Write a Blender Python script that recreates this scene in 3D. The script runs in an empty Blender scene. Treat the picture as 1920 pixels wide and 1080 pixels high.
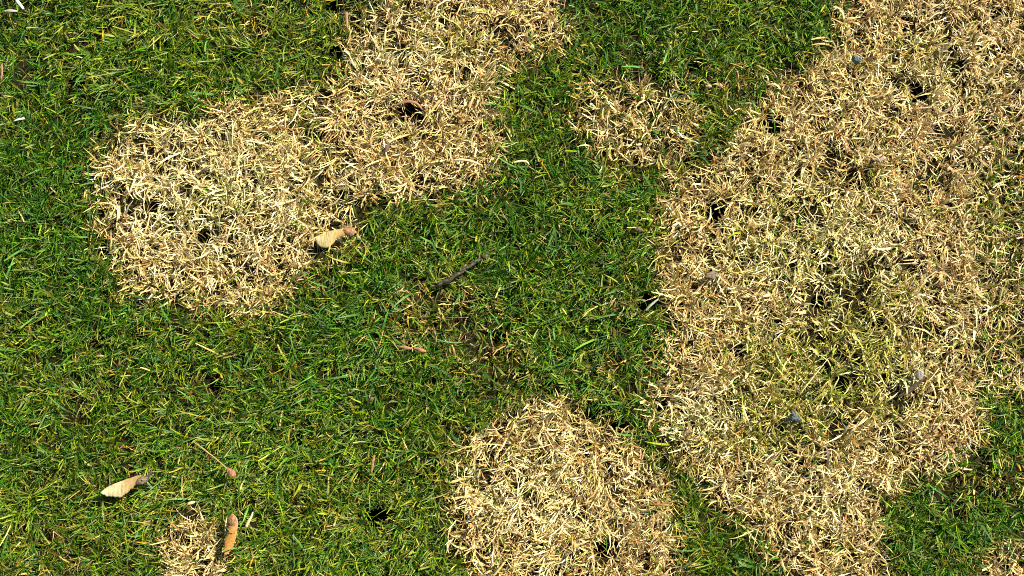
import bpy, bmesh, math
import numpy as np
from mathutils import Vector, Matrix

# ------------------------------------------------------------ camera, sky, sun
scene = bpy.context.scene
COL = scene.collection
TILT = math.radians(5.0)
DIST = 1.30
LENS = 48.75                       # 36 mm sensor: 1920 px across is about 0.96 m of lawn
FPX = LENS / 36.0 * 1920.0
CY = -math.sin(TILT) * DIST
CZ = math.cos(TILT) * DIST
cam_data = bpy.data.cameras.new("camera")
cam_data.lens = LENS
cam_data.sensor_width = 36.0
cam_data.clip_start = 0.05
cam_data.clip_end = 500.0
cam = bpy.data.objects.new("camera", cam_data)
cam.location = (0, CY, CZ)
cam.rotation_euler = (TILT, 0, 0)
COL.objects.link(cam)
scene.camera = cam

SUN_EL = math.radians(40.0)
SUN_AZ = (0.80, 0.60)              # on the ground plan: the sun stands to the upper right
world = bpy.data.worlds.new("World")
scene.world = world
world.use_nodes = True
wn = world.node_tree.nodes
bg = wn["Background"]
sky = wn.new("ShaderNodeTexSky")
sky.sky_type = 'NISHITA'
sky.sun_disc = False
sky.sun_elevation = SUN_EL
sky.sun_rotation = math.atan2(SUN_AZ[0], SUN_AZ[1])
world.node_tree.links.new(sky.outputs[0], bg.inputs[0])
bg.inputs[1].default_value = 0.05
sd = bpy.data.lights.new("sun", 'SUN')
sd.energy = 5.0
sd.angle = math.radians(0.5)
sd.color = (1.0, 0.94, 0.82)
sun = bpy.data.objects.new("sun", sd)
sdir = Vector((SUN_AZ[0] * math.cos(SUN_EL), SUN_AZ[1] * math.cos(SUN_EL), math.sin(SUN_EL)))
sun.rotation_euler = sdir.to_track_quat('Z', 'Y').to_euler()
sun.location = sdir * 5
COL.objects.link(sun)
scene.view_settings.view_transform = 'Standard'
scene.view_settings.look = 'None'
scene.view_settings.gamma = 1.0
scene.view_settings.use_curve_mapping = False
scene.view_settings.exposure = 1.35
scene.render.engine = 'CYCLES'
scene.cycles.max_bounces = 6
scene.cycles.diffuse_bounces = 3
scene.cycles.glossy_bounces = 2
scene.cycles.transmission_bounces = 4
scene.cycles.use_denoising = False
scene.cycles.pixel_filter_type = 'BLACKMAN_HARRIS'
scene.cycles.filter_width = 1.0

rng = np.random.default_rng(20240)

# ------------------------------------------------------------ plan coordinates
# The lawn is mapped out on a plan whose unit is half a millimetre ("u" to the right, "v" down),
# measured on the canopy plane.
ct, st = math.cos(TILT), math.sin(TILT)

def P2G(u, v, z=0.012):
    u = np.asarray(u, float); v = np.asarray(v, float)
    dx = (u - 960.0) / FPX
    dy = -(v - 540.0) / FPX
    wx = dx
    wy = dy * ct + st
    wz = dy * st - ct
    t = (z - CZ) / wz
    return wx * t, CY + wy * t

def G2P(x, y, z=0.012):
    X = x; Y = y - CY; Z = z - CZ
    yc = Y * ct + Z * st
    zc = -Y * st + Z * ct
    return 960.0 + FPX * X / -zc, 540.0 - FPX * yc / -zc

# ------------------------------------------------------------ value noise
class Noise:
    def __init__(self, seed, n=256):
        self.g = np.random.default_rng(seed).random((n, n)); self.n = n
    def __call__(self, x, y, scale):
        x = np.asarray(x) / scale; y = np.asarray(y) / scale
        xi = np.floor(x).astype(int); yi = np.floor(y).astype(int)
        fx = x - xi; fy = y - yi
        fx = fx * fx * (3 - 2 * fx); fy = fy * fy * (3 - 2 * fy)
        n = self.n; g = self.g
        a = g[xi % n, yi % n]; b = g[(xi + 1) % n, yi % n]
        c = g[xi % n, (yi + 1) % n]; d = g[(xi + 1) % n, (yi + 1) % n]
        return (a * (1 - fx) + b * fx) * (1 - fy) + (c * (1 - fx) + d * fx) * fy - 0.5
    def fbm(self, x, y, scale, octs=3):
        s = 0; amp = 1.0; t = 0
        for k in range(octs):
            s = s + amp * self(x + 37.7 * k, y - 11.3 * k, scale / 2 ** k); t += amp; amp *= 0.55
        return s / t
N1, N2, N3, N4 = Noise(1), Noise(2), Noise(3), Noise(4)

def poly_sdf(px, py, poly):
    """distance to a polygon's outline, positive inside"""
    P = np.array(poly, float); Q = np.roll(P, -1, axis=0)
    best = np.full(px.shape, 1e18); inside = np.zeros(px.shape, bool)
    for (ax, ay), (bx, by) in zip(P, Q):
        ex, ey = bx - ax, by - ay
        wx, wy = px - ax, py - ay
        t = np.clip((wx * ex + wy * ey) / (ex * ex + ey * ey + 1e-9), 0, 1)
        best = np.minimum(best, (wx - t * ex) ** 2 + (wy - t * ey) ** 2)
        c = (ay > py) != (by > py)
        inside ^= c & (px < (bx - ax) * (py - ay) / (by - ay + 1e-12) + ax)
    return np.sqrt(best) * np.where(inside, 1, -1)

# ------------------------------------------------------------ the dead patches, on the plan
PATCHES = [
 ("oval", [(215,262),(188,310),(182,360),(180,420),(192,480),(228,515),(268,548),(330,545),(375,575),(430,585),(480,572),
           (535,540),(575,500),(600,470),(655,440),(662,400),(655,360),(612,280),(565,170),(500,197),(440,192),(390,203),(310,222),(240,238)]),
 ("upper", [(565,170),(612,280),(655,360),(670,385),(700,368),(780,362),(860,337),(925,295),(925,240),(905,180),(925,118),(980,100),
            (1040,72),(1062,10),(1075,-90),(740,-90),(735,-5),(690,15),(655,55),(655,110),(648,160)]),
 ("small", [(1088,200),(1110,165),(1200,148),(1270,165),(1298,200),(1308,250),(1275,288),(1230,312),(1170,314),(1120,285),(1085,240)]),
 ("large", [(1595,-90),(1588,55),(1558,105),(1500,132),(1455,175),(1425,195),(1405,235),(1380,275),(1345,303),(1290,325),(1248,370),
            (1240,430),(1255,520),(1262,600),(1240,670),(1228,740),(1238,800),(1285,860),(1335,915),(1372,962),(1430,1000),(1470,1060),
            (1490,1180),(1690,1180),(1665,1040),(1642,960),(1655,908),(1760,880),(1815,850),(1835,790),(1822,735),(1880,720),(2010,745),
            (2040,400),(2010,-90)]),
 ("bottom", [(945,772),(1000,755),(1060,752),(1110,770),(1150,792),(1190,830),(1212,872),(1250,920),(1268,980),(1276,1040),(1282,1170),
             (930,1170),(905,1065),(855,1010),(852,945),(868,870),(900,822)]),
 ("left_low", [(302,1015),(325,985),(350,970),(395,975),(422,1010),(425,1060),(415,1150),(300,1150),(308,1060)]),
 ("corner", [(1850,1050),(1900,1025),(2010,1010),(2010,1170),(1830,1170),(1835,1090)]),
]
LAWN_U = (-120, 2040); LAWN_V = (-120, 1200)

def fields(u, v):
    """per point: index of its dead patch (-1 = living lawn) and distance inside it"""
    wob = 40 * N1.fbm(u, v, 70, 3) + 16 * N2(u, v, 13) + 20 * N4(u, v, 5) + 7
    d = np.stack([poly_sdf(u, v, p) for _, p in PATCHES])
    idx = np.argmax(d, axis=0)
    dist = np.max(d, axis=0)
    inside = dist + wob > 0
    return np.where(inside, idx, -1), dist + wob

def blob(u, v, cu, cv, ru, rv=None, p=1.5):
    rv = rv or ru
    return np.exp(-(((u - cu) / ru) ** 2 + ((v - cv) / rv) ** 2) ** p)

# holes pushed into the turf: u, v, radius, depth(mm)
HOLES = [(628,90,17,46),(768,207,21,50),(377,441,17,48),(400,724,13,46),(698,972,24,46),(1131,1031,18,50),(1727,168,18,48),
         (1452,226,18,46),(1608,338,19,40),(1350,392,22,34),(1218,566,19,40),(556,826,14,40),(1580,722,15,40),(1652,606,13,36),
         (133,152,16,34),(426,102,13,34),(1112,776,15,40),(936,632,13,34),(1868,14,13,38),(979,914,14,40),(182,466,14,38),
         (283,388,16,22),(300,390,13,22),(487,265,12,30),(608,378,8,10),(172,640,14,26),(690,752,12,24),(645,708,14,20),
         (862,738,11,22),(345,100,9,22),(1305,118,12,34),(1420,400,20,20),(1402,560,14,26),(1390,668,20,24),(1365,618,14,24),
         (660,30,14,26),(618,8,14,34),(1550,690,18,22),(1745,725,10,26),(1700,40,11,24),(1865,955,11,24),(1130,290,9,18),
         (1195,290,12,30),(300,715,12,22),(235,405,10,22),(205,405,13,30),(1300,395,14,24),(1565,480,14,22),(1490,390,12,24),
         (1540,565,14,22),(1280,850,10,18),(1510,872,11,20),(1268,775,9,20),(70,600,10,20),(500,610,10,20),(345,1025,10,15),
         (70,960,12,18),(225,1040,14,24),(375,985,9,20),(900,550,8,18),(1640,60,10,18),(1905,560,10,18),(1005,300,8,18),
         (1240,760,10,24),(1160,800,12,26),(1680,1000,9,26),(1810,700,9,20),(1450,600,14,20),(1350,730,10,18),(590,250,9,20)]
_r = np.random.default_rng(77)
for _k in range(120):
    HOLES.append((float(_r.uniform(-60, 1980)), float(_r.uniform(-60, 1140)), float(_r.uniform(5, 11)), float(_r.uniform(10, 26))))

HOLES = [(a_, b_, c_ * (0.85 if d_ > 24 else 0.75), d_) for a_, b_, c_, d_ in HOLES]

def soil_height(x, y):
    u, v = G2P(x, y)
    h = 0.0048 * N3.fbm(u, v, 90, 3) + 0.0016 * N4(u, v, 14)
    near = (np.abs(u - 960) < 1400) & (np.abs(v - 540) < 1000)
    for (cu, cv, r, dep) in HOLES:
        rr = np.sqrt(((u - cu)) ** 2 + ((v - cv)) ** 2) * (1 + 0.25 * N4(u, v, 11)) / r
        h = h - near * (dep / 1000.0) * np.clip(1.25 - rr, 0, 1) ** 0.5 * np.clip((1.25 - rr) * 6, 0, 1)
    return h

# ------------------------------------------------------------ materials
def nodes_of(name):
    m = bpy.data.materials.new(name); m.use_nodes = True
    nt = m.node_tree
    return m, nt, nt.nodes["Principled BSDF"], nt.nodes["Material Output"]

def blade_material(name, rough, spec, transl):
    m, nt, b, out = nodes_of(name)
    a = nt.nodes.new("ShaderNodeAttribute"); a.attribute_name = "blade_colour"
    tc = nt.nodes.new("ShaderNodeTexCoord")
    nz = nt.nodes.new("ShaderNodeTexNoise"); nz.inputs["Scale"].default_value = 900.0; nz.inputs["Detail"].default_value = 2.0
    nt.links.new(tc.outputs["Object"], nz.inputs["Vector"])
    mr = nt.nodes.new("ShaderNodeMapRange")
    mr.inputs[1].default_value = 0.3; mr.inputs[2].default_value = 0.7; mr.inputs[3].default_value = 0.72; mr.inputs[4].default_value = 1.28
    nt.links.new(nz.outputs["Fac"], mr.inputs[0])
    mul = nt.nodes.new("ShaderNodeVectorMath"); mul.operation = 'SCALE'
    nt.links.new(a.outputs["Color"], mul.inputs[0]); nt.links.new(mr.outputs[0], mul.inputs["Scale"])
    nt.links.new(mul.outputs[0], b.inputs["Base Color"])
    b.inputs["Roughness"].default_value = rough
    b.inputs["Specular IOR Level"].default_value = spec
    tr = nt.nodes.new("ShaderNodeBsdfTranslucent")
    nt.links.new(mul.outputs[0], tr.inputs["Color"])
    mx = nt.nodes.new("ShaderNodeMixShader"); mx.inputs[0].default_value = transl
    nt.links.new(b.outputs[0], mx.inputs[1]); nt.links.new(tr.outputs[0], mx.inputs[2])
    nt.links.new(mx.outputs[0], out.inputs["Surface"])
    return m
M_GREEN = blade_material("living_grass", 0.5, 0.22, 0.22)
M_DEAD = blade_material("dead_grass", 0.6, 0.18, 0.14)

def noise_material(name, cols, scale=300.0, rough=0.9, bump=0.4, bump_scale=None, spec=0.2, stretch=(1, 1, 1), coord="Object", bump_dist=0.0006):
    m, nt, b, out = nodes_of(name)
    tc = nt.nodes.new("ShaderNodeTexCoord")
    mp = nt.nodes.new("ShaderNodeMapping"); mp.inputs["Scale"].default_value = stretch
    nt.links.new(tc.outputs[coord], mp.inputs["Vector"])
    nz = nt.nodes.new("ShaderNodeTexNoise"); nz.inputs["Scale"].default_value = scale; nz.inputs["Detail"].default_value = 5.0
    nz.inputs["Roughness"].default_value = 0.65
    nt.links.new(mp.outputs[0], nz.inputs["Vector"])
    cr = nt.nodes.new("ShaderNodeValToRGB")
    e = cr.color_ramp.elements
    n = len(cols)
    e[0].position = 0.3; e[0].color = (*cols[0], 1)
    e[1].position = 0.7; e[1].color = (*cols[-1], 1)
    for i in range(1, n - 1):
        k = e.new(0.3 + 0.4 * i / (n - 1)); k.color = (*cols[i], 1)
    nt.links.new(nz.outputs["Fac"], cr.inputs[0]); nt.links.new(cr.outputs[0], b.inputs["Base Color"])
    b.inputs["Roughness"].default_value = rough
    b.inputs["Specular IOR Level"].default_value = spec
    nb = nt.nodes.new("ShaderNodeTexNoise"); nb.inputs["Scale"].default_value = bump_scale or scale * 2; nb.inputs["Detail"].default_value = 4.0
    nt.links.new(mp.outputs[0], nb.inputs["Vector"])
    bp = nt.nodes.new("ShaderNodeBump"); bp.inputs["Strength"].default_value = bump; bp.inputs["Distance"].default_value = bump_dist
    nt.links.new(nb.outputs["Fac"], bp.inputs["Height"]); nt.links.new(bp.outputs[0], b.inputs["Normal"])
    return m

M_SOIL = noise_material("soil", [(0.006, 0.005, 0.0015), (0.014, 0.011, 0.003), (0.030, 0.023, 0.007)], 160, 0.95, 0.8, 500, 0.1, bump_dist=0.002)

def new_mesh_obj(name, verts, faces, mat, parent=None, smooth=True, uvs=None):
    me = bpy.data.meshes.new(name)
    me.from_pydata([tuple(p) for p in verts], [], [tuple(int(i) for i in f) for f in faces])
    if smooth:
        me.polygons.foreach_set("use_smooth", [True] * len(me.polygons))
    if uvs is not None:
        uvl = me.uv_layers.new(name="UVMap")
        li = np.zeros(len(me.loops), int); me.loops.foreach_get("vertex_index", li)
        uvl.data.foreach_set("uv", np.asarray(uvs, np.float32)[li].ravel())
    me.materials.append(mat)
    me.validate()
    o = bpy.data.objects.new(name, me); COL.objects.link(o)
    if parent: o.parent = parent
    return o

def mesh_np(name, V, F, mat, colours=None, smooth=True):
    """quad mesh straight from arrays"""
    me = bpy.data.meshes.new(name)
    me.vertices.add(len(V)); me.vertices.foreach_set("co", V.astype(np.float32).ravel())
    k = F.shape[1]
    me.loops.add(F.size); me.loops.foreach_set("vertex_index", F.astype(np.int32).ravel())
    me.polygons.add(len(F))
    me.polygons.foreach_set("loop_start", np.arange(0, F.size, k, dtype=np.int32))
    me.polygons.foreach_set("loop_total", np.full(len(F), k, dtype=np.int32))
    me.update(calc_edges=True)
    if smooth: me.polygons.foreach_set("use_smooth", np.ones(len(F), bool))
    if colours is not None:
        ca = me.color_attributes.new("blade_colour", 'FLOAT_COLOR', 'POINT')
        ca.data.foreach_set("color", np.concatenate([colours, np.ones((len(colours), 1))], 1).astype(np.float32).ravel())
    me.materials.append(mat)
    o = bpy.data.objects.new(name, me); COL.objects.link(o)
    return o

# ------------------------------------------------------------ the soil, one sheet with the holes sunk into it
def axis(lo, hi, step, far=40.0):
    mid = np.arange(lo, hi + step, step)
    out = [mid]; s = step * 1.5; p = hi + step; ext = []
    while p < far:
        p += s; s *= 1.35; ext.append(p)
    p = lo; s = step * 1.5; ext2 = []
    while p > -far:
        p -= s; s *= 1.35; ext2.append(p)
    return np.concatenate([np.array(ext2[::-1]), mid, np.array(ext)])
gx, gy = axis(-0.56, 0.56, 0.003), axis(-0.35, 0.36, 0.003)
GX, GY = np.meshgrid(gx, gy, indexing='ij')
GZ = soil_height(GX, GY)
nx, ny = GX.shape
ii, jj = np.meshgrid(np.arange(nx - 1), np.arange(ny - 1), indexing='ij')
a = (ii * ny + jj).ravel()
soil = mesh_np("soil", np.stack([GX.ravel(), GY.ravel(), GZ.ravel()], 1), np.stack([a, a + ny, a + ny + 1, a + 1], 1), M_SOIL)
soil["kind"] = "structure"

# ------------------------------------------------------------ grass blades
def make_blades(root, az, th, bend, curl, length, width, twist, tipw, nseg, base_c, mid_c, tip_c, floor_z):
    """ribbons grown segment by segment; returns vertices, quads, vertex colours"""
    n = len(az)
    p = root.copy()
    rings = []; cols = []
    for s in range(nseg + 1):
        f = s / nseg
        t_ = th + bend * f ** 1.3
        a_ = az + curl * f
        d = np.stack([np.sin(t_) * np.cos(a_), np.sin(t_) * np.sin(a_), np.cos(t_)], 1)
        if s > 0:
            p = p + d * (length / nseg)[:, None]
            p[:, 2] = np.maximum(p[:, 2], floor_z)
        side = np.stack([-np.sin(a_), np.cos(a_), np.zeros(n)], 1)
        nor = np.cross(d, side)
        tw = twist * (0.3 + f)
        side = side * np.cos(tw)[:, None] + nor * np.sin(tw)[:, None]
        w = (0.55 + 0.45 * min(1, f * 3)) * (1 - f ** 1.7) + tipw * f ** 1.7
        w = w * width * 0.5
        rings.append(np.stack([p - side * w[:, None], p + side * w[:, None]], 1))
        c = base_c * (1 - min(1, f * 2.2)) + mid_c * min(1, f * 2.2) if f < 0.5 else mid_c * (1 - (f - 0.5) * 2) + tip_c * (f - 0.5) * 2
        cols.append(np.stack([c, c], 1))
    V = np.stack(rings, 1).reshape(-1, 3)
    Cc = np.stack(cols, 1).reshape(-1, 3)
    per = (nseg + 1) * 2
    b = (np.arange(n) * per)[:, None]
    q = []
    for s in range(nseg):
        q.append(np.concatenate([b + 2 * s, b + 2 * s + 1, b + 2 * s + 3, b + 2 * s + 2], 1))
    return V, np.stack(q, 1).reshape(-1, 4), Cc

G_DEEP = (0.020, 0.090, 0.002); G_MID = (0.066, 0.165, 0.003); G_YEL = (0.175, 0.230, 0.004); G_BLUE = (0.050, 0.140, 0.022)
G_GOLD = (0.32, 0.23, 0.02); G_BROWN = (0.10, 0.072, 0.008); G_STRAW = (0.46, 0.38, 0.11)
S_CREAM = (0.72, 0.62, 0.31); S_STRAW = (0.60, 0.46, 0.17); S_TAN = (0.48, 0.32, 0.11); S_RUST = (0.36, 0.18, 0.045)
S_BROWN = (0.18, 0.130, 0.025); S_OLIVE = (0.30, 0.28, 0.05); S_PINK = (0.60, 0.44, 0.22)
PAL = np.array([G_DEEP, G_MID, G_YEL, G_BLUE, G_GOLD, G_BROWN, G_STRAW, S_CREAM, S_STRAW, S_TAN, S_RUST, S_BROWN, S_OLIVE, S_PINK])

def pick(weights, r):
    """weights: n x palette; one palette row per blade"""
    c = np.cumsum(weights, 1); c /= c[:, -1:]
    k = (r.random(len(weights))[:, None] > c).sum(1)
    return np.minimum(k, len(PAL) - 1)

# footprints of the things lying on the lawn: blades under them are pressed down
LITTER = [(604,451,618,447,12),(620,445,655,435,7),(200,924,240,910,9),(240,906,268,900,6),(436,978,440,995,8),(438,1005,424,1036,8),(431,886,435,888,7),
          (822,533,872,503,1.5),(872,503,911,480,1.5),(1690,740,1730,708,5),(1724,702,1725,700,7),(751,652,798,657,4),
          (1489,780,1491,786,10),(1605,110,1607,115,9),(1327,517,1340,517,7),(1641,298,1657,298,6),(720,283,728,270,5),(1325,162,1332,162,4),
          (1348,160,1352,160,4),(1194,430,1202,431,4),(692,750,700,748,4),(284,546,290,546,4)]
def litter_mask(u, v):
    k = np.zeros(u.shape, bool)
    for ax, ay, bx, by, rad in LITTER:
        ex, ey = bx - ax, by - ay
        t = np.clip(((u - ax) * ex + (v - ay) * ey) / (ex * ex + ey * ey), 0, 1)
        k |= np.hypot(u - ax - t * ex, v - ay - t * ey) < rad
    return k

def lawn_state(u, v):
    idx, dist = fields(u, v)
    return idx, dist

def grow(u, v, r, tufts=True, layer="top"):
    """everything about the blades rooted at plan points u, v"""
    n = len(u)
    x, y = P2G(u, v)
    z = soil_height(x, y)
    idx, dist = lawn_state(u, v)
    dead = idx >= 0
    dens = np.ones(n)
    # regional moods of the living lawn
    warm = np.clip(0.42 + 1.5 * N2.fbm(u, v, 120, 3) + 0.35 * blob(u, v, 120, 950, 420, 260) + 0.25 * blob(u, v, 560, 1020, 300, 200)
                   + 0.2 * blob(u, v, 320, 100, 260, 130) - 0.30 * blob(u, v, 1080, 480, 240, 200) - 0.35 * blob(u, v, 1830, 1000, 230, 160)
                   - 0.25 * blob(u, v, 60, 400, 160, 220) - 0.2 * blob(u, v, 1300, 60, 260, 110), 0, 1)
    thin = np.clip(0.95 * blob(u, v, 812, 590, 85, 62) + 0.9 * blob(u, v, 925, 672, 62, 58) + 0.75 * blob(u, v, 1160, 568, 48, 26) + 0.6 * blob(u, v, 1140, 680, 42, 26)
                   + 0.55 * blob(u, v, 100, 1035, 75, 45) + 0.5 * blob(u, v, 1380, 150, 60, 50) + 0.45 * blob(u, v, 870, 345, 70, 30)
                   + 0.7 * blob(u, v, 1870, 890, 90, 45) + 0.45 * blob(u, v, 720, 20, 80, 40) + 0.3 * blob(u, v, 460, 15, 90, 60)
                   + 0.75 * np.clip(1 + dist / 26.0, 0, 1) * (~dead), 0, 1)
    olive = np.clip(1.3 * blob(u, v, 1560, 700, 165, 85) + 0.8 * blob(u, v, 1430, 800, 110, 55) + 0.7 * blob(u, v, 1640, 560, 90, 60) + 0.5 * blob(u, v, 1500, 440, 120, 90)
                    + 0.8 * blob(u, v, 390, 385, 55, 38) + 0.35 * blob(u, v, 1740, 110, 80, 50) + 0.3 * blob(u, v, 850, 60, 70, 40), 0, 1)
    pale = np.clip(blob(u, v, 1330, 770, 90, 60) + 0.9 * blob(u, v, 1560, 470, 170, 110) + 0.9 * blob(u, v, 1715, 700, 50, 60) + 0.9 * blob(u, v, 400, 370, 190, 130)
                   + 0.8 * blob(u, v, 740, 110, 90, 60) + 0.6 * blob(u, v, 1010, 930, 110, 90) + 0.5 * blob(u, v, 1530, 900, 120, 60)
                   + 0.5 * blob(u, v, 1760, 140, 130, 80), 0, 1)
    sparse = np.clip(0.8 * blob(u, v, 1900, 400, 75, 130) + 0.5 * blob(u, v, 1880, 650, 60, 90) + 0.45 * blob(u, v, 1180, 240, 130, 90)
                     + 0.15 * np.clip(1 - dist / 40.0, 0, 1) * dead, 0, 1)
    W = np.zeros((n, len(PAL)))
    g = ~dead
    wg = warm
    W[:, 0] = g * (0.34 - 0.22 * wg); W[:, 1] = g * 0.36; W[:, 2] = g * (0.08 + 0.30 * wg); W[:, 3] = g * 0.09
    W[:, 4] = g * (0.012 + 0.07 * wg + 0.10 * thin); W[:, 5] = g * (0.03 + 0.35 * thin); W[:, 6] = g * (0.008 + 0.028 * wg + 0.18 * thin)
    W[:, 8] += g * 0.10 * thin; W[:, 9] += g * 0.22 * thin; W[:, 11] += g * 0.35 * thin
    base_green = 0.05 + 0.30 * olive + 1.1 * sparse * (u > 1750) + 0.15 * (idx == 2) + 0.45 * np.clip(1 - dist / 20.0, 0, 1)
    d = dead * 1.0
    W[:, 7] += d * (0.16 + 0.95 * pale); W[:, 8] += d * 0.34; W[:, 9] += d * (0.26 - 0.16 * pale) * (1 - 0.7 * olive); W[:, 10] += d * (0.07 - 0.03 * pale)
    W[:, 11] += d * (0.06 + 0.30 * sparse); W[:, 12] += d * (0.03 + 1.25 * olive); W[:, 13] += d * (0.14 + 0.35 * (u > 1700) + 0.15 * (idx == 1)) * (1 - olive) * (idx != 0)
    W[:, 1] += d * base_green * 0.55; W[:, 2] += d * base_green * 0.6 ; W[:, 0] += d * base_green * 0.3
    if layer == "thatch":
        W[:, 11] += 0.35 + 0.5 * d; W[:, 5] += 0.4 * g; W[:, 0] += 0.8 * g; W[:, 10] += 0.10; W[:, 12] += (0.35 + 2.5 * olive) * d; W[:, 1] += 0.5 * g + 0.4 * olive * d; W[:, 8] += 0.4 * d
    k = pick(W, r)
    mid = PAL[k] * np.exp(r.normal(-0.02, 0.24, n))[:, None] * np.exp(r.normal(0, 0.06, (n, 3)))
    live = k <= 3
    livesel = live[:, None]
    # a mown tip dries out; foot darkened to paint gap shade, rot-brown when dead
    dry = (r.random(n) < 0.22 + 0.25 * warm)[:, None]
    straw = np.array(G_STRAW) * np.exp(r.normal(0, 0.25, n))[:, None]
    tip = np.where(livesel & dry, 0.45 * mid + 0.55 * straw, mid * np.exp(r.normal(0.05, 0.15, n))[:, None])
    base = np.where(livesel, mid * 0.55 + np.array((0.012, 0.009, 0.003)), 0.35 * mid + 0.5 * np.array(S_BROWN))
    return dict(x=x, y=y, z=z, idx=idx, dist=dist, dead=dead, live=live, base=base, mid=mid, tip=tip, warm=warm, thin=thin, olive=olive,
                pale=pale, sparse=sparse, u=u, v=v)

def tuft_points(count, per, spread, ur, vr, r):
    tu = r.uniform(*ur, count); tv = r.uniform(*vr, count)
    k = r.poisson(per, count) + 1
    ti = np.repeat(np.arange(count), k)
    u = tu[ti] + r.normal(0, spread, len(ti)); v = tv[ti] + r.normal(0, spread, len(ti))
    return u, v, ti, tu, tv

def hole_keep(u, v, r):
    keep = np.ones(len(u), bool)
    rim = np.zeros(len(u))
    for cu, cv, rad, dep in HOLES:
        q = np.hypot(u - cu, v - cv) / rad
        if dep > 30:
            keep &= ~((q < 1.02))
        else:
            keep &= ~((q < 1.0) & (r.random(len(u)) < 0.93))
    return keep

parts = {}
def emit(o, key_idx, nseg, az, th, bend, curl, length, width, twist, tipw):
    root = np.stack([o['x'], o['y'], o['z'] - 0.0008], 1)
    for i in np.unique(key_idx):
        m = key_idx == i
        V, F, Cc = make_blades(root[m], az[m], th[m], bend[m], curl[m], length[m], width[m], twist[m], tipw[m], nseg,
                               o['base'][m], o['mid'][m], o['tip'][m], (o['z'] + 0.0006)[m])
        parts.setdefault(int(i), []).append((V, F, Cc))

def sub(o, m):
    return {k: (a[m] if isinstance(a, np.ndarray) and len(a) == len(m) else a) for k, a in o.items()}

AREA = (LAWN_U[1] - LAWN_U[0]) * (LAWN_V[1] - LAWN_V[0]) * 0.25e-6      # square metres
# -- thatch: short flat brown bits low down
n = int(36000 * AREA)
u = rng.uniform(*LAWN_U, n); v = rng.uniform(*LAWN_V, n)
kp = hole_keep(u, v, rng); u, v = u[kp], v[kp]; n = len(u)
o = grow(u, v, rng, layer="thatch")
emit(o, o['idx'], 2, rng.uniform(0, 2 * math.pi, n), rng.uniform(0.9, 1.5, n), rng.uniform(-0.1, 0.5, n), rng.normal(0, 0.7, n),
     rng.uniform(0.005, 0.013, n), rng.uniform(0.0007, 0.0016, n), rng.normal(0, 0.6, n), rng.uniform(0.1, 0.6, n))

# -- the living lawn and the dead turf, tuft by tuft
u, v, ti, tu, tv = tuft_points(int(32500 * AREA), 8.0, 3.8, LAWN_U, LAWN_V, rng)
kp = hole_keep(u, v, rng); u, v, ti = u[kp], v[kp], ti[kp]
o = grow(u, v, rng)
lit = litter_mask(o['u'], o['v'])
o['lit'] = lit
kp = (~lit | (rng.random(len(u)) < 0.85)) & (rng.random(len(u)) > 0.45 * o['sparse']) & (rng.random(len(u)) > 0.30 * o['thin'])
# small gaps where the turf is open
gap = 0.35 * N4.fbm(o['u'], o['v'], 60, 2) + N3(o['u'], o['v'], 21) * np.where(o['dead'], 1.0, 0.8)
kp &= ~((gap > np.where(o['dead'], 0.18, 0.27)) & (rng.random(len(u)) < 0.9))
o = sub(o, kp); ti = ti[kp]
n = len(ti)
taz = rng.uniform(0, 2 * math.pi, len(tu)); tlean = rng.uniform(0, 1, len(tu)); tsize = np.exp(rng.normal(0, 0.20, len(tu)))
o['z'] = o['z'] + rng.normal(0, 0.0020, len(tu))[ti]
# the mower and feet have combed the turf a little, differently from place to place
comb = 2 * math.pi * 1.6 * N1.fbm(o['u'], o['v'], 210, 2) + 0.6
az = taz[ti] + rng.normal(0, 2.2, n)
wc = 0.5
az = np.arctan2(np.sin(az) + wc * np.sin(comb), np.cos(az) + wc * np.cos(comb)) + rng.normal(0, 0.25, n)
for cu, cv, rad, dep in HOLES:
    if dep > 30:
        q = np.hypot(o['u'] - cu, o['v'] - cv)
        m = (q < rad * 1.3 + 8) & (rng.random(n) < 0.6)
        az[m] = np.arctan2(-(o['v'][m] - cv), o['u'][m] - cu) + rng.normal(0, 0.7, m.sum())
dd = o['dead']
live = o['live']
th = np.where(dd, rng.uniform(0.15, 1.15, n), rng.uniform(0.15, 1.05, n))
bend = np.where(dd, rng.normal(0.85, 0.75, n), rng.normal(0.70, 0.45, n))
curl = np.where(dd, rng.normal(0, 1.05, n), rng.normal(0, 0.45, n))
length = np.where(dd, rng.gamma(14, 0.0152 / 14, n), rng.gamma(14, 0.0140 / 14, n)) * tsize[ti] * np.where(live & dd, 0.85, 1)
height_wave = 1 + 0.35 * N2.fbm(o['u'], o['v'], 60, 2)
length = length * height_wave * np.where(dd, 1.0, 1 - 0.30 * o['thin'])
width = np.where(dd, rng.gamma(9, 0.00132 / 9, n), rng.gamma(8, 0.00110 / 8, n))
length = np.where(o['lit'], np.minimum(length, rng.uniform(0.006, 0.012, n)), length); th = np.where(o['lit'], np.maximum(th, 1.05), th)
twist = rng.normal(0, 0.5, n)
tipw = np.where(rng.random(n) < np.where(dd, 0.12, 0.30), rng.uniform(0.35, 0.75, n), rng.uniform(0.03, 0.2, n))
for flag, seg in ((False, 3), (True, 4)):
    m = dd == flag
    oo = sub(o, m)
    emit(oo, oo['idx'], seg, az[m], th[m], bend[m], curl[m], length[m], width[m], twist[m], tipw[m])

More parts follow.
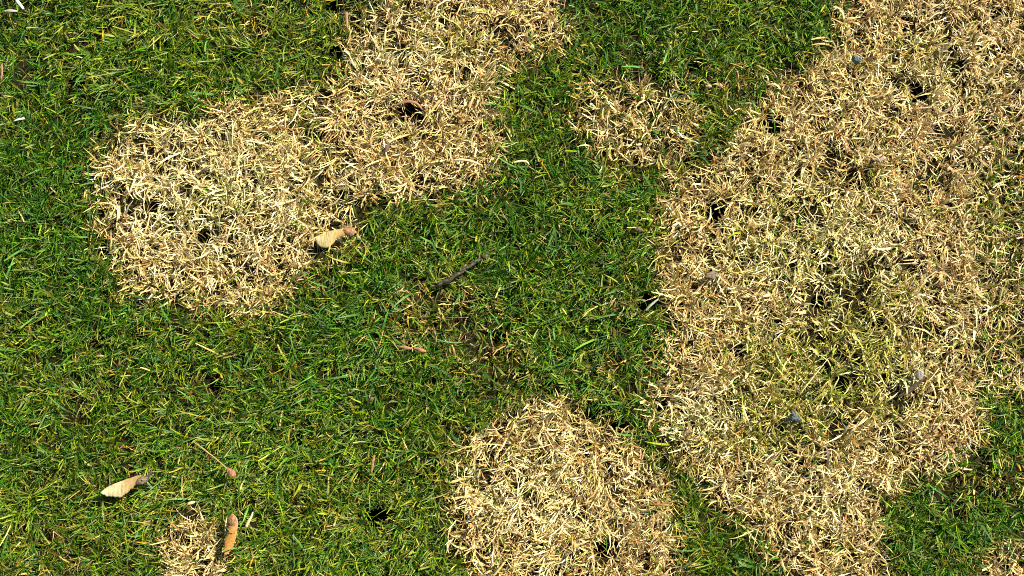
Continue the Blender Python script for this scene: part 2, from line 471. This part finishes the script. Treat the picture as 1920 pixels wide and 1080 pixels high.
# -- long loose blades on top
n = int(900 * AREA)
u = rng.uniform(*LAWN_U, n); v = rng.uniform(*LAWN_V, n)
kp = hole_keep(u, v, rng); u, v = u[kp], v[kp]
o = grow(u, v, rng); kp = ~litter_mask(u, v) & (rng.random(len(u)) < np.where(o['dead'], 0.1, 1.0)); o = sub(o, kp); n = len(o['x'])
lv = (~o['dead'])[:, None]
bl = np.array(G_BLUE) * np.exp(rng.normal(0.1, 0.25, n))[:, None]
o['mid'] = np.where(lv, bl, o['mid']); o['tip'] = np.where(lv, bl * 1.15, o['tip']); o['base'] = np.where(lv, bl, o['base'])
o['z'] = o['z'] + 0.004
emit(o, o['idx'], 5, rng.uniform(0, 2 * math.pi, n), rng.uniform(0.5, 1.0, n), rng.uniform(0.3, 0.8, n), rng.normal(0, 0.4, n),
     rng.uniform(0.018, 0.031, n), rng.uniform(0.0013, 0.0024, n), rng.normal(0, 0.5, n), rng.uniform(0.05, 0.5, n))

LABELS = {
 -1: ("grass", "short green living lawn between and around the dead straw patches", "lawn"),
 0: ("dead_grass", "pale cream oval patch of dead grass in the left half of the lawn", "dead grass"),
 1: ("dead_grass", "pinkish tan dead patch at the top edge, running down behind the maple seed", "dead grass"),
 2: ("dead_grass", "small thin tan dead patch ringed by green grass, right of the top patch", "dead grass"),
 3: ("dead_grass", "largest dead patch, straw and olive grass filling the right side of the lawn", "dead grass"),
 4: ("dead_grass", "rounded tan dead patch at the middle of the bottom edge", "dead grass"),
 5: ("dead_grass", "narrow tan dead patch at the bottom edge beside the orange maple seed", "dead grass"),
 6: ("dead_grass", "small tan dead patch in the bottom right corner of the lawn", "dead grass"),
}
ntri = 0
for i in sorted(parts):
    off = 0; Vs = []; Fs = []; Cs = []
    for V, F, Cc in parts[i]:
        Vs.append(V); Fs.append(F + off); Cs.append(Cc); off += len(V)
    V = np.concatenate(Vs); F = np.concatenate(Fs); Cc = np.concatenate(Cs)
    ntri += len(F) * 2
    nm, lab, cat = LABELS[i]
    g = mesh_np(nm, V, F, M_GREEN if i < 0 else M_DEAD, np.clip(Cc, 0.002, 0.85))
    g["label"] = lab; g["category"] = cat; g["kind"] = "stuff"
print("lawn triangles", ntri)

# ------------------------------------------------------------ the lawn beyond: one tile of turf repeated around the middle by geometry nodes
T = 0.30
n = 15000
r2 = np.random.default_rng(5)
tx = r2.uniform(-T / 2 - 0.01, T / 2 + 0.01, n); ty = r2.uniform(-T / 2 - 0.01, T / 2 + 0.01, n)
o = grow(960 + tx * 2000, 470 - ty * 2000, r2)
o['x'] = tx; o['y'] = ty; o['z'] = np.zeros(n)
V, F, Cc = make_blades(np.stack([tx, ty, np.zeros(n)], 1), r2.uniform(0, 6.28, n), r2.uniform(0.3, 1.1, n), r2.normal(0.4, 0.35, n), r2.normal(0, 0.35, n),
                       r2.gamma(16, 0.0165 / 16, n), r2.gamma(9, 0.0016 / 9, n), r2.normal(0, 0.5, n), r2.uniform(0.05, 0.6, n), 3,
                       o['base'], o['mid'], o['tip'], np.full(n, 0.0004))
outer = mesh_np("grass", V, F, M_GREEN, np.clip(Cc, 0.002, 0.85))
outer["label"] = "green lawn that carries on beyond the patchy middle"; outer["category"] = "lawn"; outer["kind"] = "stuff"
centres = []
x0, y0 = P2G(LAWN_U[0], LAWN_V[1]); x1, y1 = P2G(LAWN_U[1], LAWN_V[0])
x0, x1, y0, y1 = float(x0), float(x1), float(y0), float(y1)
for k in range(-8, 9):
    for j in range(-8, 9):
        X = (x0 + x1) / 2 + k * T; Y = (y0 + y1) / 2 + j * T
        if abs(X - (x0 + x1) / 2) < (x1 - x0) / 2 + T / 2 - 1e-6 and abs(Y - (y0 + y1) / 2) < (y1 - y0) / 2 + T / 2 - 1e-6:
            continue
        centres.append((X, Y))
# a snug ring along the four sides of the middle, then whole rows farther out
ring = []
hw, hh = (x1 - x0) / 2, (y1 - y0) / 2
cx0, cy0 = (x0 + x1) / 2, (y0 + y1) / 2
def frange(a, b, s):
    out = []
    while a < b: out.append(a); a += s
    return out
pts = []
for lay in range(7):
    ex = hw + T / 2 + lay * T * 0.98; ey = hh + T / 2 + lay * T * 0.98
    for X in frange(cx0 - ex, cx0 + ex + 0.01, T * 0.97):
        pts.append((X, cy0 - ey)); pts.append((X, cy0 + ey))
    for Y in frange(cy0 - ey + T, cy0 + ey - T * 0.5, T * 0.97):
        pts.append((cx0 - ex, Y)); pts.append((cx0 + ex, Y))
ng = bpy.data.node_groups.new("lawn_beyond", 'GeometryNodeTree')
ng.interface.new_socket(name="Geometry", in_out='INPUT', socket_type='NodeSocketGeometry')
ng.interface.new_socket(name="Geometry", in_out='OUTPUT', socket_type='NodeSocketGeometry')
gi = ng.nodes.new("NodeGroupInput"); go = ng.nodes.new("NodeGroupOutput")
join = ng.nodes.new("GeometryNodeJoinGeometry")
rr = np.random.default_rng(9)
# points: one small mesh line per tile would be heavy; each tile is a transform of the same instance
g2i = ng.nodes.new("GeometryNodeGeometryToInstance")
ng.links.new(gi.outputs[0], g2i.inputs[0])
for (X, Y) in pts:
    tr = ng.nodes.new("GeometryNodeTransform")
    ng.links.new(g2i.outputs[0], tr.inputs["Geometry"])
    tr.inputs["Translation"].default_value = (X, Y, 0.0)
    tr.inputs["Rotation"].default_value = (0, 0, math.pi / 2 * int(rr.integers(0, 4)))
    ng.links.new(tr.outputs[0], join.inputs[0])
ng.links.new(join.outputs[0], go.inputs[0])
mod = outer.modifiers.new("lawn_beyond", 'NODES'); mod.node_group = ng

# ============================================================ things lying on the lawn
def tag(o, label, cat, group=None):
    o["label"] = label; o["category"] = cat
    if group: o["group"] = group
    return o

def thing(name, label, cat, u, v, z=0.010, group=None):
    x, y = P2G(u, v, z)
    e = bpy.data.objects.new(name, None); COL.objects.link(e)
    e.empty_display_size = 0.01
    e.location = (float(x), float(y), z)
    tag(e, label, cat, group)
    return e

def loc_of(root, pts, z=None):
    """plan points (u, v[, height in mm]) -> coordinates local to a thing"""
    out = []
    for p in pts:
        zz = (p[2] / 1000.0) if len(p) > 2 else 0.0
        x, y = P2G(p[0], p[1], root.location.z)
        out.append((float(x) - root.location.x, float(y) - root.location.y, zz))
    return out

def resample(P, n):
    P = np.array(P, float)
    d = np.r_[0, np.cumsum(np.linalg.norm(np.diff(P, axis=0), axis=1))]
    t = np.linspace(0, d[-1], n)
    out = np.stack([np.interp(t, d, P[:, k]) for k in range(P.shape[1])], 1)
    for _ in range(2):
        out[1:-1] = 0.25 * out[:-2] + 0.5 * out[1:-1] + 0.25 * out[2:]
    return out

def sheet(name, top, bottom, mat, parent, nu=26, nv=9, thick=0.0004, camber=0.0012, rib=0.0, seed=0, ragged=0.0):
    """closed thin shell ruled between two outlines, cambered, with a thicker leading edge"""
    A = resample(top, nu); B = resample(bottom, nu)
    r = np.random.default_rng(seed)
    V = []; UV = []
    jag = r.normal(0, 1, nu) * ragged
    for face in (1, -1):
        for i in range(nu):
            for j in range(nv):
                s = j / (nv - 1)
                p = A[i] * (1 - s) + B[i] * s
                if ragged: p = p + (B[i] - A[i]) * jag[i] * s ** 3
                z = p[2] + camber * math.sin(math.pi * s) + 0.00022 * math.sin(i * 1.9 + s * 6 + seed) * math.sin(math.pi * s) + 0.00035 * math.sin(i * 0.45 + s * 4 + seed)
                th = thick + rib * max(0.0, 1 - s * 5)
                edge = 1.0 if 0 < j < nv - 1 and 0 < i < nu - 1 else 0.25
                V.append((p[0], p[1], z + face * th * 0.5 * edge)); UV.append((i / (nu - 1), s))
    F = []
    off = nu * nv
    for i in range(nu - 1):
        for j in range(nv - 1):
            a = i * nv + j
            F.append((a, a + nv, a + nv + 1, a + 1)); F.append((off + a, off + a + 1, off + a + nv + 1, off + a + nv))
    for j in range(nv - 1):
        for i in (0, nu - 1):
            a = i * nv + j; F.append((a, a + 1, off + a + 1, off + a) if i == 0 else (a + 1, a, off + a, off + a + 1))
    for i in range(nu - 1):
        for j in (0, nv - 1):
            a = i * nv + j; F.append((a + nv, a, off + a, off + a + nv) if j == 0 else (a, a + nv, off + a + nv, off + a))
    o = new_mesh_obj(name, V, F, mat, parent, True, UV)
    return o

def tube(name, pts, radii, mat, parent=None, sides=9, n=30, rough=0.0, seed=0, flat=1.0):
    P = resample(pts, n)
    R = np.interp(np.linspace(0, 1, n), np.linspace(0, 1, len(radii)), radii)
    r = np.random.default_rng(seed)
    V = []
    for i in range(n):
        d = P[min(i + 1, n - 1)] - P[max(i - 1, 0)]
        d = d / (np.linalg.norm(d) + 1e-12)
        s = np.cross(d, (0, 0, 1.0)); s /= np.linalg.norm(s) + 1e-12
        w = np.cross(s, d)
        for k in range(sides):
            a = 2 * math.pi * k / sides
            q = R[i] * (1 + rough * r.normal())
            V.append(P[i] + s * math.cos(a) * q + w * math.sin(a) * q * flat)
    F = []
    for i in range(n - 1):
        for k in range(sides):
            a = i * sides + k; b = i * sides + (k + 1) % sides
            F.append((a, b, b + sides, a + sides))
    F.append(tuple(range(sides))[::-1]); F.append(tuple(range((n - 1) * sides, n * sides)))
    return new_mesh_obj(name, V, F, mat, parent)

def lump(name, centre, axes, ang, mat, parent=None, rough=0.12, seed=0, point=0.0, sub_=4, fine=0.0):
    """a rounded, uneven body: radii axes, turned by ang on the plan; point draws one end out"""
    bm = bmesh.new(); bmesh.ops.create_icosphere(bm, subdivisions=sub_, radius=1.0)
    r = np.random.default_rng(seed); w = r.normal(0, 1, (5, 3)) * 1.7; ph = r.uniform(0, 6, 5)
    ca, sa = math.cos(ang), math.sin(ang)
    for vt in bm.verts:
        p = np.array(vt.co)
        k = 1 + rough * sum(math.sin(w[i] @ p * 1.3 + ph[i]) for i in range(5)) / 2.5 + fine * r.normal()
        t = max(0.0, p[0])
        q = p * k * np.array(axes)
        q[0] *= 1 + point * t ** 3
        q[1] *= 1 - min(0.75, point * 0.8) * t ** 1.5
        q[2] *= 1 - min(0.6, point * 0.6) * t ** 1.5
        vt.co = (centre[0] + q[0] * ca - q[1] * sa, centre[1] + q[0] * sa + q[1] * ca, centre[2] + q[2])
    me = bpy.data.meshes.new(name); bm.to_mesh(me); bm.free()
    me.polygons.foreach_set("use_smooth", [True] * len(me.polygons))
    me.materials.append(mat)
    o = bpy.data.objects.new(name, me); COL.objects.link(o)
    if parent: o.parent = parent
    return o

def wing_material(name, near, mid, far, vein):
    """papery wing: colour runs from the seed (u=1) to the free end (u=0), fine veins fan across"""
    m, nt, b, out = nodes_of(name)
    uv = nt.nodes.new("ShaderNodeUVMap")
    sp = nt.nodes.new("ShaderNodeSeparateXYZ"); nt.links.new(uv.outputs[0], sp.inputs[0])
    cr = nt.nodes.new("ShaderNodeValToRGB")
    e = cr.color_ramp.elements
    e[0].position = 0.0; e[0].color = (*far, 1); e[1].position = 1.0; e[1].color = (*near, 1)
    k = e.new(0.60); k.color = (*mid, 1); k = e.new(0.4); k.color = (*[0.5 * a + 0.5 * c for a, c in zip(mid, far)], 1)
    nz0 = nt.nodes.new("ShaderNodeTexNoise"); nz0.inputs["Scale"].default_value = 5.0
    nt.links.new(uv.outputs[0], nz0.inputs["Vector"])
    mad = nt.nodes.new("ShaderNodeMath"); mad.operation = 'MULTIPLY_ADD'; mad.inputs[1].default_value = 0.35; mad.inputs[2].default_value = -0.17
    nt.links.new(nz0.outputs["Fac"], mad.inputs[0])
    ad = nt.nodes.new("ShaderNodeMath"); ad.operation = 'ADD'
    nt.links.new(sp.outputs[0], ad.inputs[0]); nt.links.new(mad.outputs[0], ad.inputs[1])
    nt.links.new(ad.outputs[0], cr.inputs[0])
    mp = nt.nodes.new("ShaderNodeMapping"); mp.inputs["Scale"].default_value = (58, 2.6, 1); mp.inputs["Rotation"].default_value = (0, 0, 0.35)
    nt.links.new(uv.outputs[0], mp.inputs["Vector"])
    nz = nt.nodes.new("ShaderNodeTexNoise"); nz.inputs["Scale"].default_value = 1.0; nz.inputs["Detail"].default_value = 3.0
    nt.links.new(mp.outputs[0], nz.inputs["Vector"])
    mr = nt.nodes.new("ShaderNodeMapRange"); mr.inputs[1].default_value = 0.52; mr.inputs[2].default_value = 0.66; mr.inputs[3].default_value = 0.0; mr.inputs[4].default_value = 0.8
    nt.links.new(nz.outputs["Fac"], mr.inputs[0])
    mx = nt.nodes.new("ShaderNodeMix"); mx.data_type = 'RGBA'
    nt.links.new(mr.outputs[0], mx.inputs[0]); nt.links.new(cr.outputs[0], mx.inputs[6]); mx.inputs[7].default_value = (*vein, 1)
    nt.links.new(mx.outputs[2], b.inputs["Base Color"])
    b.inputs["Roughness"].default_value = 0.55; b.inputs["Specular IOR Level"].default_value = 0.3
    bp = nt.nodes.new("ShaderNodeBump"); bp.inputs["Strength"].default_value = 0.6; bp.inputs["Distance"].default_value = 0.0004
    nt.links.new(nz.outputs["Fac"], bp.inputs["Height"]); nt.links.new(bp.outputs[0], b.inputs["Normal"])
    return m

# -- maple seed with a broad pale wing, on the border of the oval patch
M_W1 = wing_material("pale_wing", (0.30, 0.16, 0.045), (0.36, 0.24, 0.075), (0.40, 0.36, 0.17), (0.16, 0.11, 0.035))
M_S1 = noise_material("pink_brown_seed", [(0.07, 0.035, 0.015), (0.22, 0.11, 0.05), (0.42, 0.26, 0.16)], 520, 0.5, 0.9, bump_dist=0.0012)
t = thing("maple_seed", "maple seed with broad rounded pale yellow wing, at the edge of the oval dead patch", "maple seed", 625, 447, 0.0160, "winged maple seeds on the lawn")
sheet("wing", loc_of(t, [(592,447,1),(596,442,1),(604,438,1.3),(614,435,1.5),(626,432,1.5),(637,430,1.2),(646,428,0.8),(656,426.5,0.5),(664,431,0)]),
      loc_of(t, [(592,452,0),(596,460,-0.6),(605,465,-0.8),(616,464,-0.6),(625,457,-0.4),(631,447,0),(645,441.5,0.2),(655,444,0),(664,440,0)]), M_W1, t, 30, 11, 0.0004, 0.0007, 0.0006, 1, 0.02)
lump("seed", loc_of(t, [(654.5,434.5,0.3)])[0], (0.0058, 0.0037, 0.0026), -0.25, M_S1, t, 0.05, 3)

# -- long narrow pale wing low on the left, with the two dried styles
M_W2 = wing_material("cream_wing", (0.20, 0.10, 0.035), (0.40, 0.29, 0.12), (0.52, 0.47, 0.27), (0.22, 0.16, 0.07))
M_S2 = noise_material("grey_brown_seed", [(0.04, 0.028, 0.015), (0.13, 0.09, 0.05), (0.28, 0.22, 0.14)], 600, 0.6, 0.9, bump_dist=0.0012)
M_HAIR = noise_material("dried_style", [(0.05, 0.035, 0.03), (0.12, 0.085, 0.07)], 400, 0.8, 0.3)
t = thing("maple_seed", "maple seed with long ragged cream wing and grey brown seed, in green grass", "maple seed", 228, 912, 0.0172, "winged maple seeds on the lawn")
sheet("wing", loc_of(t, [(188.5,924,0.5),(198,915,0.8),(212,908,1.2),(228,902,1.5),(243,897,1.5),(256,892,1.2),(266,890,1)]),
      loc_of(t, [(190,926,0),(198,930,-0.4),(211,931,-0.6),(224,934,-0.9),(235,927,-0.5),(248,915,-0.1),(264,905,0.2)]), M_W2, t, 34, 11, 0.0004, 0.0006, 0.0008, 2, 0.06)
lump("seed", loc_of(t, [(266,901,0.2)])[0], (0.0058, 0.0037, 0.0025), 0.35, M_S2, t, 0.12, 5)
tube("style", loc_of(t, [(272,896,1),(279,890,2),(286,883,2.2)]), [0.00055, 0.0003], M_HAIR, t, 6, 12)
tube("style", loc_of(t, [(274,902,1),(279,896,1.2),(283,887,1.2),(287,884,1)]), [0.0005, 0.0003], M_HAIR, t, 6, 12)

# -- orange-brown seed at the bottom
M_W3 = wing_material("orange_wing", (0.30, 0.155, 0.06), (0.37, 0.19, 0.045), (0.40, 0.185, 0.035), (0.17, 0.075, 0.016))
M_S3 = noise_material("brown_seed", [(0.07, 0.035, 0.018), (0.21, 0.105, 0.045), (0.36, 0.21, 0.11)], 560, 0.55, 0.9, bump_dist=0.0012)
t = thing("maple_seed", "narrow orange brown maple seed standing upright beside the small bottom left dead patch", "maple seed", 433, 1002, 0.0172, "winged maple seeds on the lawn")
sheet("wing", loc_of(t, [(424.5,1041,0),(432,1034,0.6),(439,1022,1),(443,1008,1.2),(445,995,1.2),(447,982,1),(446,972,0.6),(438,964,0.2)]),
      loc_of(t, [(420.5,1041,0),(418.5,1033,-0.4),(420,1018,-0.4),(425,1007,-0.2),(430,994,0),(425.5,984,0.2),(426,974,0.2),(434,964,0.1)]), M_W3, t, 30, 9, 0.0004, 0.0008, 0.0006, 3, 0.02)
lump("seed", loc_of(t, [(436,978,0.3)])[0], (0.0052, 0.0044, 0.0030), 1.5, M_S3, t, 0.05, 7, 0.2)

# -- brown bud on a long stem
M_BUD = noise_material("bud_skin", [(0.07, 0.03, 0.012), (0.19, 0.085, 0.03), (0.32, 0.17, 0.075)], 450, 0.4, 0.8, spec=0.4, bump_dist=0.001)
M_STEM = noise_material("tan_stem", [(0.20, 0.12, 0.04), (0.34, 0.23, 0.08)], 350, 0.6, 0.3)
t = thing("flower_bud", "reddish brown dried bud on a long thin tan stem, lying in green grass", "bud", 431, 886, 0.0185)
lump("bud", loc_of(t, [(433,887,0)])[0], (0.0052, 0.0040, 0.0034), 2.3, M_BUD, t, 0.08, 11, 0.45)
tube("stem", loc_of(t, [(426,879,0.6),(414,868,1),(402,857,1.4),(392,850,1.6),(382,842,1),(362,829,-1.5)]), [0.0008, 0.0006, 0.0006, 0.0009, 0.0007, 0.0004], M_STEM, t, 7, 30)
sheet("bract", loc_of(t, [(390,846,1.4),(396,851,1.9),(404,858,1.6)]), loc_of(t, [(387,849,0.6),(393,857,0.6),(402,860,1.0)]), M_STEM, t, 12, 5, 0.0003, 0.0003)

# -- dark twig in the centre
M_TWIG = noise_material("twig_bark", [(0.015, 0.011, 0.007), (0.05, 0.040, 0.025), (0.19, 0.16, 0.115)], 420, 0.85, 0.9, spec=0.2)
t = thing("twig", "dark grey brown curved twig with a knobbly tip, on the green grass in the centre", "twig", 868, 505, 0.0158)
tube("stick", loc_of(t, [(820,535,-3),(829,529,-1),(842,526,0),(852,517,0.4),(863,512,0.8),(870,503,1.2),(884,498,0.4),(894,489,0.8),(903,486,0.6),(908,479,1.5)]), [0.0019, 0.0021, 0.0018, 0.0020, 0.0016, 0.0017, 0.0012], M_TWIG, t, 10, 44, 0.09, 4)
lump("leaf_bud", loc_of(t, [(909,481,1.6)])[0], (0.0032, 0.0024, 0.0020), 0.9, M_TWIG, t, 0.25, 9)
lump("leaf_bud", loc_of(t, [(865,507,2.2)])[0], (0.0019, 0.0013, 0.0012), 0.3, M_TWIG, t, 0.25, 10)
tube("side_shoot", loc_of(t, [(909,479,1.8),(913,475,2.4),(917,476,2.2)]), [0.0010, 0.0006], M_TWIG, t, 7, 10, 0.08, 2)

# -- withered seed in the large patch
M_NET = noise_material("netted_husk", [(0.07, 0.06, 0.045), (0.20, 0.175, 0.13), (0.33, 0.30, 0.23)], 700, 0.8, 0.8)
M_DARKLEAF = noise_material("dark_dry_leaf", [(0.02, 0.013, 0.008), (0.06, 0.042, 0.026), (0.15, 0.11, 0.075)], 300, 0.7, 0.7)
t = thing("withered_seed", "withered dark brown winged seed with a grey netted end, in the large dead patch", "seed", 1714, 722, 0.0150)
sheet("wing", loc_of(t, [(1684,742,0),(1698,731,0.8),(1710,722,1.4),(1722,714,1.8),(1733,707,1.8)]),
      loc_of(t, [(1686,745,-0.6),(1702,741,0),(1714,732,0.4),(1724,721,0.8),(1734,711,1.3)]), M_DARKLEAF, t, 24, 7, 0.0006, 0.0008, 0.0012, 5)
lump("husk", loc_of(t, [(1724,702,0.6)])[0], (0.0056, 0.0036, 0.0022), 1.25, M_NET, t, 0.10, 13)

# -- two reddish brown bark strips
M_BARK = noise_material("red_bark", [(0.13, 0.065, 0.035), (0.24, 0.12, 0.07), (0.33, 0.18, 0.11)], 500, 0.7, 0.7)
for (pts_t, pts_b, lab, c) in (
   ([(748,649.5,0),(757,648.5,0.6),(766,650,0.6),(772,652,0.3)], [(749,653,-0.4),(757,655,0),(766,656,0),(771,656,0)],
    "reddish brown bark sliver, the left of two lying end to end near the centre", (760,652)),
   ([(775,651,0),(784,651.5,0.4),(793,654,0.4),(800,658,0)], [(776,656,-0.4),(784,658,0),(791,661,0),(798,661,0)],
    "reddish brown bark sliver, the right of two lying end to end near the centre", (787,655))):
    t = thing("bark_sliver", lab, "bark", c[0], c[1], 0.0178, "bark slivers in the green grass")
    sheet("strip", loc_of(t, pts_t), loc_of(t, pts_b), M_BARK, t, 14, 5, 0.0007, 0.0006, 0, 6, 0.05)

# -- small things
M_PEB = noise_material("blue_grey_grit", [(0.012, 0.02, 0.016), (0.09, 0.12, 0.10), (0.34, 0.40, 0.37)], 520, 0.8, 1.0, bump_dist=0.0015)
o = lump("pebble", (0, 0, 0), (0.0044, 0.0050, 0.0036), 0.4, M_PEB, None, 0.28, 21, fine=0.07)
x, y = P2G(1490, 783, 0.0115); o.location = (float(x), float(y), 0.0115)
tag(o, "crumbly blue grey pebble in the olive part of the large dead patch", "pebble", "blue grey pebbles in the large dead patch")
o = lump("pebble", (0, 0, 0), (0.0036, 0.0042, 0.0030), 1.0, M_PEB, None, 0.30, 24, fine=0.06)
x, y = P2G(1606, 112, 0.0115); o.location = (float(x), float(y), 0.0115)
tag(o, "small dark and pale blue grey pebble near the top left of the large dead patch", "pebble", "blue grey pebbles in the large dead patch")
M_CLOD = noise_material("clod_earth", [(0.06, 0.042, 0.03), (0.13, 0.095, 0.065), (0.24, 0.185, 0.135)], 420, 0.9, 1.0)
o = lump("soil_crumb", (0, 0, 0), (0.0062, 0.0035, 0.0030), 0.1, M_CLOD, None, 0.22, 26, fine=0.04)
x, y = P2G(1334, 517, 0.0120); o.location = (float(x), float(y), 0.0120)
tag(o, "grey brown crumb of earth at the left edge of the large dead patch", "crumb")
M_FLAKE = noise_material("pinkish_flake", [(0.20, 0.12, 0.075), (0.34, 0.23, 0.15), (0.42, 0.31, 0.21)], 420, 0.7, 0.5)
M_DFLAKE = noise_material("dark_flake", [(0.05, 0.028, 0.02), (0.11, 0.06, 0.04), (0.17, 0.10, 0.07)], 420, 0.8, 0.7)
def flake(name, c, top, bot, mat, label, cat, z=0.016, group=None, cam_=0.0012, rg=0.06, seed=3):
    x, y = P2G(c[0], c[1], z)
    class R: pass
    h = R(); h.location = Vector((float(x), float(y), z))
    o = sheet(name, loc_of(h, top), loc_of(h, bot), mat, None, 16, 7, 0.0005, cam_, 0.0002, seed, rg)
    o.location = h.location
    return tag(o, label, cat, group)
flake("leaf_flake", (1649,298), [(1634,297,0),(1642,292,1),(1651,290,1.2),(1662,295,0)], [(1635,301,0),(1643,304,0),(1652,303,0.3),(1661,299,0)], M_FLAKE,
      "pinkish tan flake of dry leaf in the upper part of the large dead patch", "leaf", 0.0135)
flake("leaf_flake", (724,277), [(717,285,0),(721,277,1),(727,268,1)], [(723,287,0),(729,280,0.6),(732,270,0.3)], M_DFLAKE,
      "dark brown shrivelled flake of leaf in the top dead patch", "leaf", 0.0140)
flake("leaf_flake", (1328,162), [(1323,160,0),(1329,158.5,0.6),(1335,161,0)], [(1324,165,0),(1329,166,0),(1334,164,0)], M_FLAKE,
      "small tan flake of leaf, left of two in the green above the small dead patch", "leaf", 0.0175)
flake("leaf_flake", (1350,160), [(1345,160,0),(1350,156,0.8),(1355,160,0)], [(1347,164,0),(1351,165,0.2),(1354,163,0)], M_FLAKE,
      "small pinkish flake of leaf, right of two in the green above the small dead patch", "leaf", 0.0175)
flake("leaf_flake", (1198,430), [(1190,428,0),(1196,425,0.8),(1203,429,0)], [(1191,434,0),(1198,436,0.2),(1205,434,0)], M_DFLAKE,
      "dark brown flake of leaf in the green left of the large dead patch", "leaf", 0.0170)
flake("leaf_flake", (697,748), [(690,750,0),(695,744,0.8),(702,745,0.2)], [(692,754,0),(698,753,0.2),(701,750,0)], M_DFLAKE,
      "small dark brown crumpled flake of leaf in green grass, below left of the bark slivers", "leaf", 0.0170)
flake("seed_husk", (287,545), [(281,546,0),(287,540,0.8),(294,544,0)], [(283,550,0),(288,552,0.2),(293,549,0)], M_STEM,
      "small tan seed husk just below the oval dead patch", "husk", 0.0170)

# straws and stems lying loose on top
M_WSTRAW = noise_material("bleached_straw", [(0.55, 0.53, 0.43), (0.70, 0.68, 0.58), (0.78, 0.77, 0.70)], 300, 0.45, 0.2, spec=0.5)
M_TSTRAW = noise_material("tan_straw", [(0.40, 0.29, 0.14), (0.54, 0.42, 0.22), (0.62, 0.50, 0.28)], 300, 0.5, 0.3)
M_GSTEM = noise_material("grey_stem", [(0.16, 0.15, 0.12), (0.27, 0.26, 0.21), (0.36, 0.35, 0.29)], 300, 0.6, 0.3)
M_RSTEM = noise_material("red_stem", [(0.12, 0.055, 0.03), (0.22, 0.11, 0.06), (0.30, 0.17, 0.10)], 300, 0.6, 0.4)
def straw(name, pts, rad, mat, label, cat, z=0.0175, seed=0, flat=0.5):
    c = pts[len(pts) // 2]
    x, y = P2G(c[0], c[1], z)
    class R: pass
    h = R(); h.location = Vector((float(x), float(y), z))
    o = tube(name, loc_of(h, pts), rad, mat, None, 7, max(8, 3 * len(pts)), 0.05, seed, flat)
    o.location = h.location
    return tag(o, label, cat)
straw("straw", [(28,-6,0),(34,4,0.6),(40,11,0.6),(44,17,0)], [0.0014, 0.0015, 0.0014, 0.0011], M_WSTRAW, "bright white piece of straw at the top left corner of the lawn", "straw", 0.0195)
straw("straw", [(7,21,0),(18,20,0.4),(33,21,0)], [0.0008, 0.0016, 0.0008], M_GSTEM, "flat grey blade lying below the white straw at the top left corner", "straw", 0.0180)
straw("straw", [(26,227,0),(35,224,0.8),(46,222,0.4)], [0.0005, 0.0010, 0.0009], M_WSTRAW, "short white straw in green grass near the left edge", "straw", 0.0190)
straw("straw", [(461,988,0),(466,979,0.6),(472,967,0.4),(474,960,0)], [0.0014, 0.0013, 0.0010, 0.0006], M_TSTRAW, "pale cut straw just right of the orange brown maple seed", "straw", 0.0195)
straw("straw", [(1210,583,0),(1218,574,0.6),(1226,567,0.4),(1234,561,0)], [0.0005, 0.0012, 0.0011, 0.0006], M_GSTEM, "grey straw spanning the dark hole left of the large dead patch", "straw", 0.0185)
straw("straw", [(962,305,0),(975,302,0.8),(988,302,0.8),(992,309,0.2)], [0.0007, 0.0011, 0.0010, 0.0006], M_TSTRAW, "curled tan straw in green grass right of the top dead patch", "straw", 0.0185)
straw("straw", [(850,300,0),(866,299,0.8),(884,302,0.8),(904,310,0)], [0.0008, 0.0012, 0.0010, 0.0005], M_TSTRAW, "long bowed pale straw near the right edge of the top dead patch", "straw", 0.0150)
straw("straw", [(352,945,0),(358,943,0.4),(365,941,0)], [0.0013, 0.0015, 0.0010], M_TSTRAW, "short stubby cream straw above the small bottom left dead patch", "straw", 0.0190)
straw("straw", [(702,853,0),(699,868,0.6),(696,888,0)], [0.0010, 0.0014, 0.0008], M_RSTEM, "brown stalk lying upright in the lower middle green grass", "straw", 0.0182)
straw("straw", [(649,22,-2),(650,36,0.4),(651,54,0)], [0.0015, 0.0016, 0.0010], M_RSTEM, "reddish brown stalk at the left edge of the top dead patch", "straw", 0.0130)
straw("straw", [(3,120,0),(4,134,0.4),(2,150,0)], [0.0009, 0.0012, 0.0008], M_RSTEM, "grey brown stalk at the left edge of the lawn", "straw", 0.0175)
straw("straw", [(1224,947,0),(1240,946,0.6),(1260,948,0)], [0.0005, 0.0012, 0.0006], M_RSTEM, "brown pointed stalk at the right side of the bottom dead patch", "straw", 0.0140)
straw("straw", [(738,199,0),(752,193,1.2),(768,190,1.6),(783,194,1.0),(792,206,0)], [0.0008, 0.0013, 0.0015, 0.0012, 0.0008], M_RSTEM, "reddish brown curved stalk along the rim of the hole in the top dead patch", "straw", 0.0120)
straw("straw", [(1498,742,0),(1530,700,0),(1553,672,0)], [0.0004, 0.0005, 0.0003], M_TSTRAW, "thin long straw in the olive part of the large dead patch", "straw", 0.0150)
